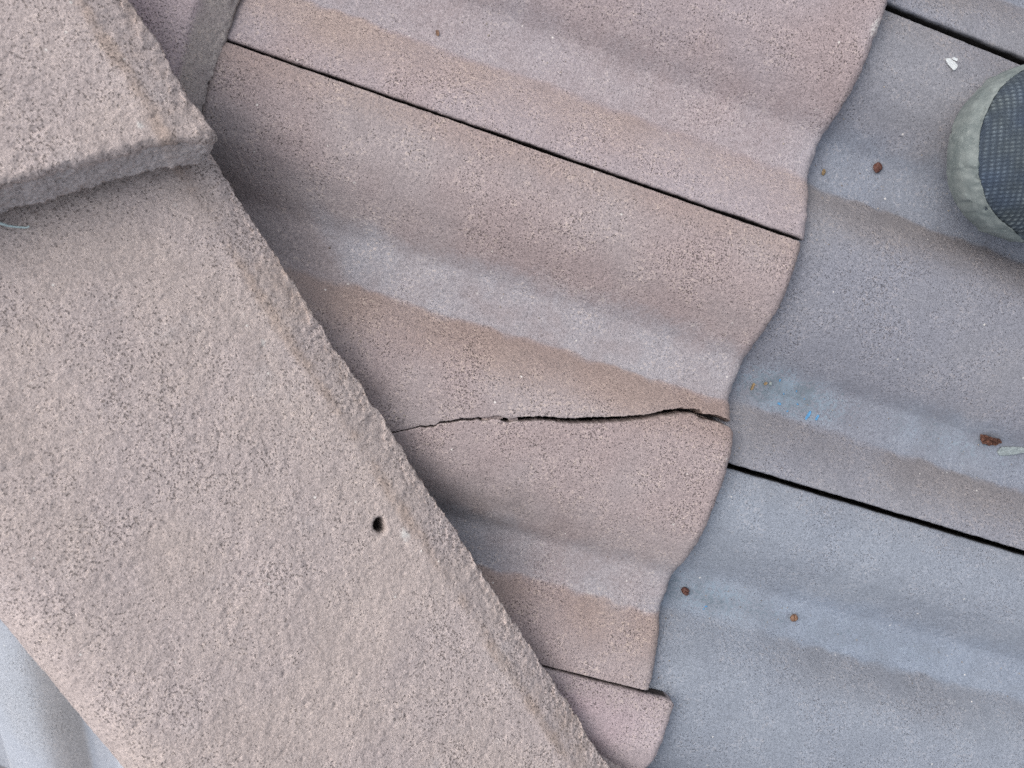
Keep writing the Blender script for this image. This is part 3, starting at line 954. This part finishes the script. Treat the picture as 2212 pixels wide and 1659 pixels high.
def shoe_mat_rubber(name, base, scuff):
    m = NT(name)
    tc = m.n('ShaderNodeTexCoord')
    v = tc.outputs['Object']
    n1 = m.noise(v, 85.0, 5.0, 0.72)
    n2 = m.noise(v, 700.0, 2.0, 0.6)
    c = m.mix(m.rng(n1, 0.3, 0.72), base, scuff)
    c = m.mix(m.rng(n2, 0.62, 0.75, 0.0, 0.4), c, srgb(170, 176, 170))
    m.l(c, m.b.inputs['Base Color'])
    m.b.inputs['Roughness'].default_value = 0.7
    m.b.inputs['Specular IOR Level'].default_value = 0.35
    h = m.math('ADD', m.math('MULTIPLY', n1, 0.8), m.math('MULTIPLY', n2, 0.3))
    m.l(m.bump(h, 0.5, 0.0006), m.b.inputs['Normal'])
    return m.mat


M_KNIT = shoe_mat_upper()
M_BUMP = shoe_mat_rubber('toe_rubber', srgb(100, 109, 108), srgb(132, 139, 136))
M_SOLE = shoe_mat_rubber('sole_rubber', srgb(62, 72, 80), srgb(80, 90, 96))
M_LINING = plain('lining', srgb(40, 42, 46), 0.9, 600.0)

shoe = bpy.data.objects.new('shoe', None)
scene.collection.objects.link(shoe)
tag(shoe, 'dark mesh shoe with grey rubber toe standing on the blue-grey tile', 'shoe')
ax = math.radians(19.0)
shoe.matrix_world = ROOF @ Matrix.Translation((0.0720, 0.0810, -0.0195)) @ Matrix.Rotation(ax, 4, 'Z') @ Matrix.Rotation(math.radians(-1.5), 4, 'Y')

TOE = 0.064
psi = np.linspace(-math.pi / 2, math.pi / 2, 330)
front = np.stack([TOE - TOE * np.sign(np.cos(psi)) * np.abs(np.cos(psi)) ** 0.92, 0.0525 * np.sign(np.sin(psi)) * np.abs(np.sin(psi)) ** 0.95], -1)
bx = np.array([0.064, 0.09, 0.12, 0.15, 0.18, 0.21, 0.24, 0.265, 0.281, 0.287, 0.289])
by = np.array([0.0525, 0.0535, 0.0495, 0.0430, 0.0385, 0.0365, 0.0360, 0.0325, 0.0235, 0.0120, 0.0])
back_r = np.stack([bx, by], -1)
tb_ = np.linspace(0, len(bx) - 1, 62)
back_r = np.stack([np.interp(tb_, np.arange(len(bx)), bx), np.interp(tb_, np.arange(len(bx)), by)], -1)
OUT = np.concatenate([front, back_r[1:], (back_r * np.array([1, -1]))[::-1][1:-1]])       # closed outline
nO = len(OUT)
spine = np.stack([np.clip(OUT[:, 0], 0.058, 0.235), np.zeros(nO)], -1)
PSI = np.concatenate([psi, np.full(nO - len(psi), 9.0)])


def shoe_pt(a, grow=0.0):
    """point of the upper at height angle a (array broadcast over the outline)"""
    rho = np.abs(np.cos(a)) ** 0.80
    d = OUT - spine
    ln = np.maximum(np.linalg.norm(d, axis=1), 1e-6)[:, None]
    xy = spine + d * rho[:, None] + d / ln * grow
    x = xy[:, 0]
    Hh = np.interp(x, [0.0, 0.03, 0.06, 0.10, 0.14, 0.18, 0.29], [0.024, 0.036, 0.048, 0.058, 0.068, 0.076, 0.078])
    z = 0.0135 + Hh * np.sin(a) ** 0.9 + np.interp(OUT[:, 0], [0, 0.03, 0.08], [0.007, 0.003, 0.0])
    return np.stack([xy[:, 0], xy[:, 1], z], -1)


def ring_grid(rings, name, mat, attrs=None, close_ring=True, parent=shoe):
    P = np.stack(rings)                       # (levels, nO, 3)
    L_, n_ = P.shape[:2]
    i = np.arange(L_ - 1)[:, None] * n_
    j = np.arange(n_ if close_ring else n_ - 1)[None]
    Q = np.stack([i + j, i + (j + 1) % n_, i + n_ + (j + 1) % n_, i + n_ + j], -1).reshape(-1, 4)
    return P, Q


# knitted upper, with an ankle opening at the back
A_ = np.concatenate([[0.0], np.linspace(0.02, math.pi / 2 - 0.004, 110)])
open_lim = np.where(OUT[:, 0] > 0.17, 1.05, math.pi / 2 - 0.004)
open_lim = np.interp(OUT[:, 0], [0.0, 0.15, 0.19, 0.29], [math.pi / 2 - 0.004, math.pi / 2 - 0.004, 1.02, 0.98])
rings = [shoe_pt(np.minimum(np.full(nO, a), open_lim)) for a in A_]
P, Q = ring_grid(rings, 'upper', None)
cell = 0.00235
px_, py_ = P[..., 0], P[..., 1]
qx = (px_ - 4.2 * py_ ** 2) / cell
qy = (py_ * (1 + 0.9 * px_)) / cell
dot = np.clip(np.cos(2 * math.pi * qx) * 0.5 + 0.55, 0, 1) * np.clip(np.cos(2 * math.pi * qy) * 0.5 + 0.55, 0, 1)
N_ = grid_normals(P)
flipn = np.sign(N_[..., 2:3].mean())
P = P + N_ * flipn * (0.0006 * dot)[..., None] + N_ * flipn * (0.0012 * fbm(P, 40, 2, 0.5, 3))[..., None]
mesh_object('upper', P.reshape(-1, 3), Q, M_KNIT, shoe, {'dot': dot})

# rubber toe bumper wrapped over the front
sel = np.where(np.abs(PSI) < math.radians(84))[0]
ps = PSI[sel]
top_a = np.interp(np.degrees(ps), [-84, -72, -62, -50, -35, -20, 0, 20, 35, 50, 65, 84], [0.04, 0.05, 0.20, 0.24, 0.28, 0.33, 0.35, 0.32, 0.27, 0.22, 0.16, 0.10])
top_a = top_a * (1 + 0.06 * gnoise(np.stack([ps * 3.0, ps * 0 + 4.2, ps * 0], -1)))
lev = []
for k in np.linspace(0, 1, 34):
    full = np.zeros(nO)
    full[sel] = top_a * k
    g = 0.0007 + 0.0020 * (1 - k)
    p_ = shoe_pt(full, g)[sel]
    p_[:, 2] += 0.0004 * k
    lev.append(p_)
first = lev[0].copy(); first[:, 2] -= 0.0145; first[:, :2] += (spine[sel] - first[:, :2]) * 0.03
mid_ = lev[0].copy(); mid_[:, 2] -= 0.008
last = lev[-1].copy()
last_in = last.copy(); last_in[:, 2] -= 0.0022
lev = [first, mid_] + lev + [last_in]
P = np.stack(lev)
P = P + grid_normals(P) * (0.0013 * fbm(P, 55, 3, 0.6, 8) + 0.003 * np.clip(fbm(P, 110, 2, 0.5, 5) - 0.2, 0, 1) - 0.003 * np.clip(fbm(P, 140, 2, 0.5, 15) - 0.25, 0, 1))[..., None]
L_, n_ = P.shape[:2]
mesh_object('toe_bumper', P.reshape(-1, 3), grid_quads(L_, n_, True), M_BUMP, shoe)

# sole with side wall
so = []
for (g, z, tw) in ((-0.006, 0.0, 0), (0.0, 0.0002, 0), (0.0022, 0.003, 0), (0.0026, 0.009, 0), (0.0030, 0.015, 0), (0.0024, 0.0185, 0), (-0.002, 0.0190, 0)):
    p_ = shoe_pt(np.zeros(nO), g)
    p_[:, 2] = z + np.interp(OUT[:, 0], [0, 0.03, 0.08], [0.007, 0.003, 0.0])
    tread = (np.sin(np.arange(nO) * 0.42) > 0.2) * 0.0007 * (z < 0.012) * (OUT[:, 0] > 0.07) - 0.003 * (1 - smooth((OUT[:, 0] - 0.035) / 0.02))
    d = OUT - spine
    p_[:, :2] += d / np.maximum(np.linalg.norm(d, axis=1), 1e-6)[:, None] * tread[:, None]
    so.append(p_)
P, Q = ring_grid(so, 'sole', None)
V = P.reshape(-1, 3)
V = np.concatenate([V, [[0.14, 0, 0.0]]])
k = np.arange(nO)
tr = np.stack([(k + 1) % nO, k, np.full(nO, len(V) - 1)], -1)
mesh_object('sole', V, Q, M_SOLE, shoe, tris=tr)
# dark lining inside the opening
rin = [shoe_pt(open_lim - 0.0, -0.0015), shoe_pt(open_lim - 0.25, -0.004), shoe_pt(np.zeros(nO) + 0.05, -0.006)]
P, Q = ring_grid(rin, 'lining', None)
mesh_object('lining', P.reshape(-1, 3), Q[:, ::-1], M_LINING, shoe)
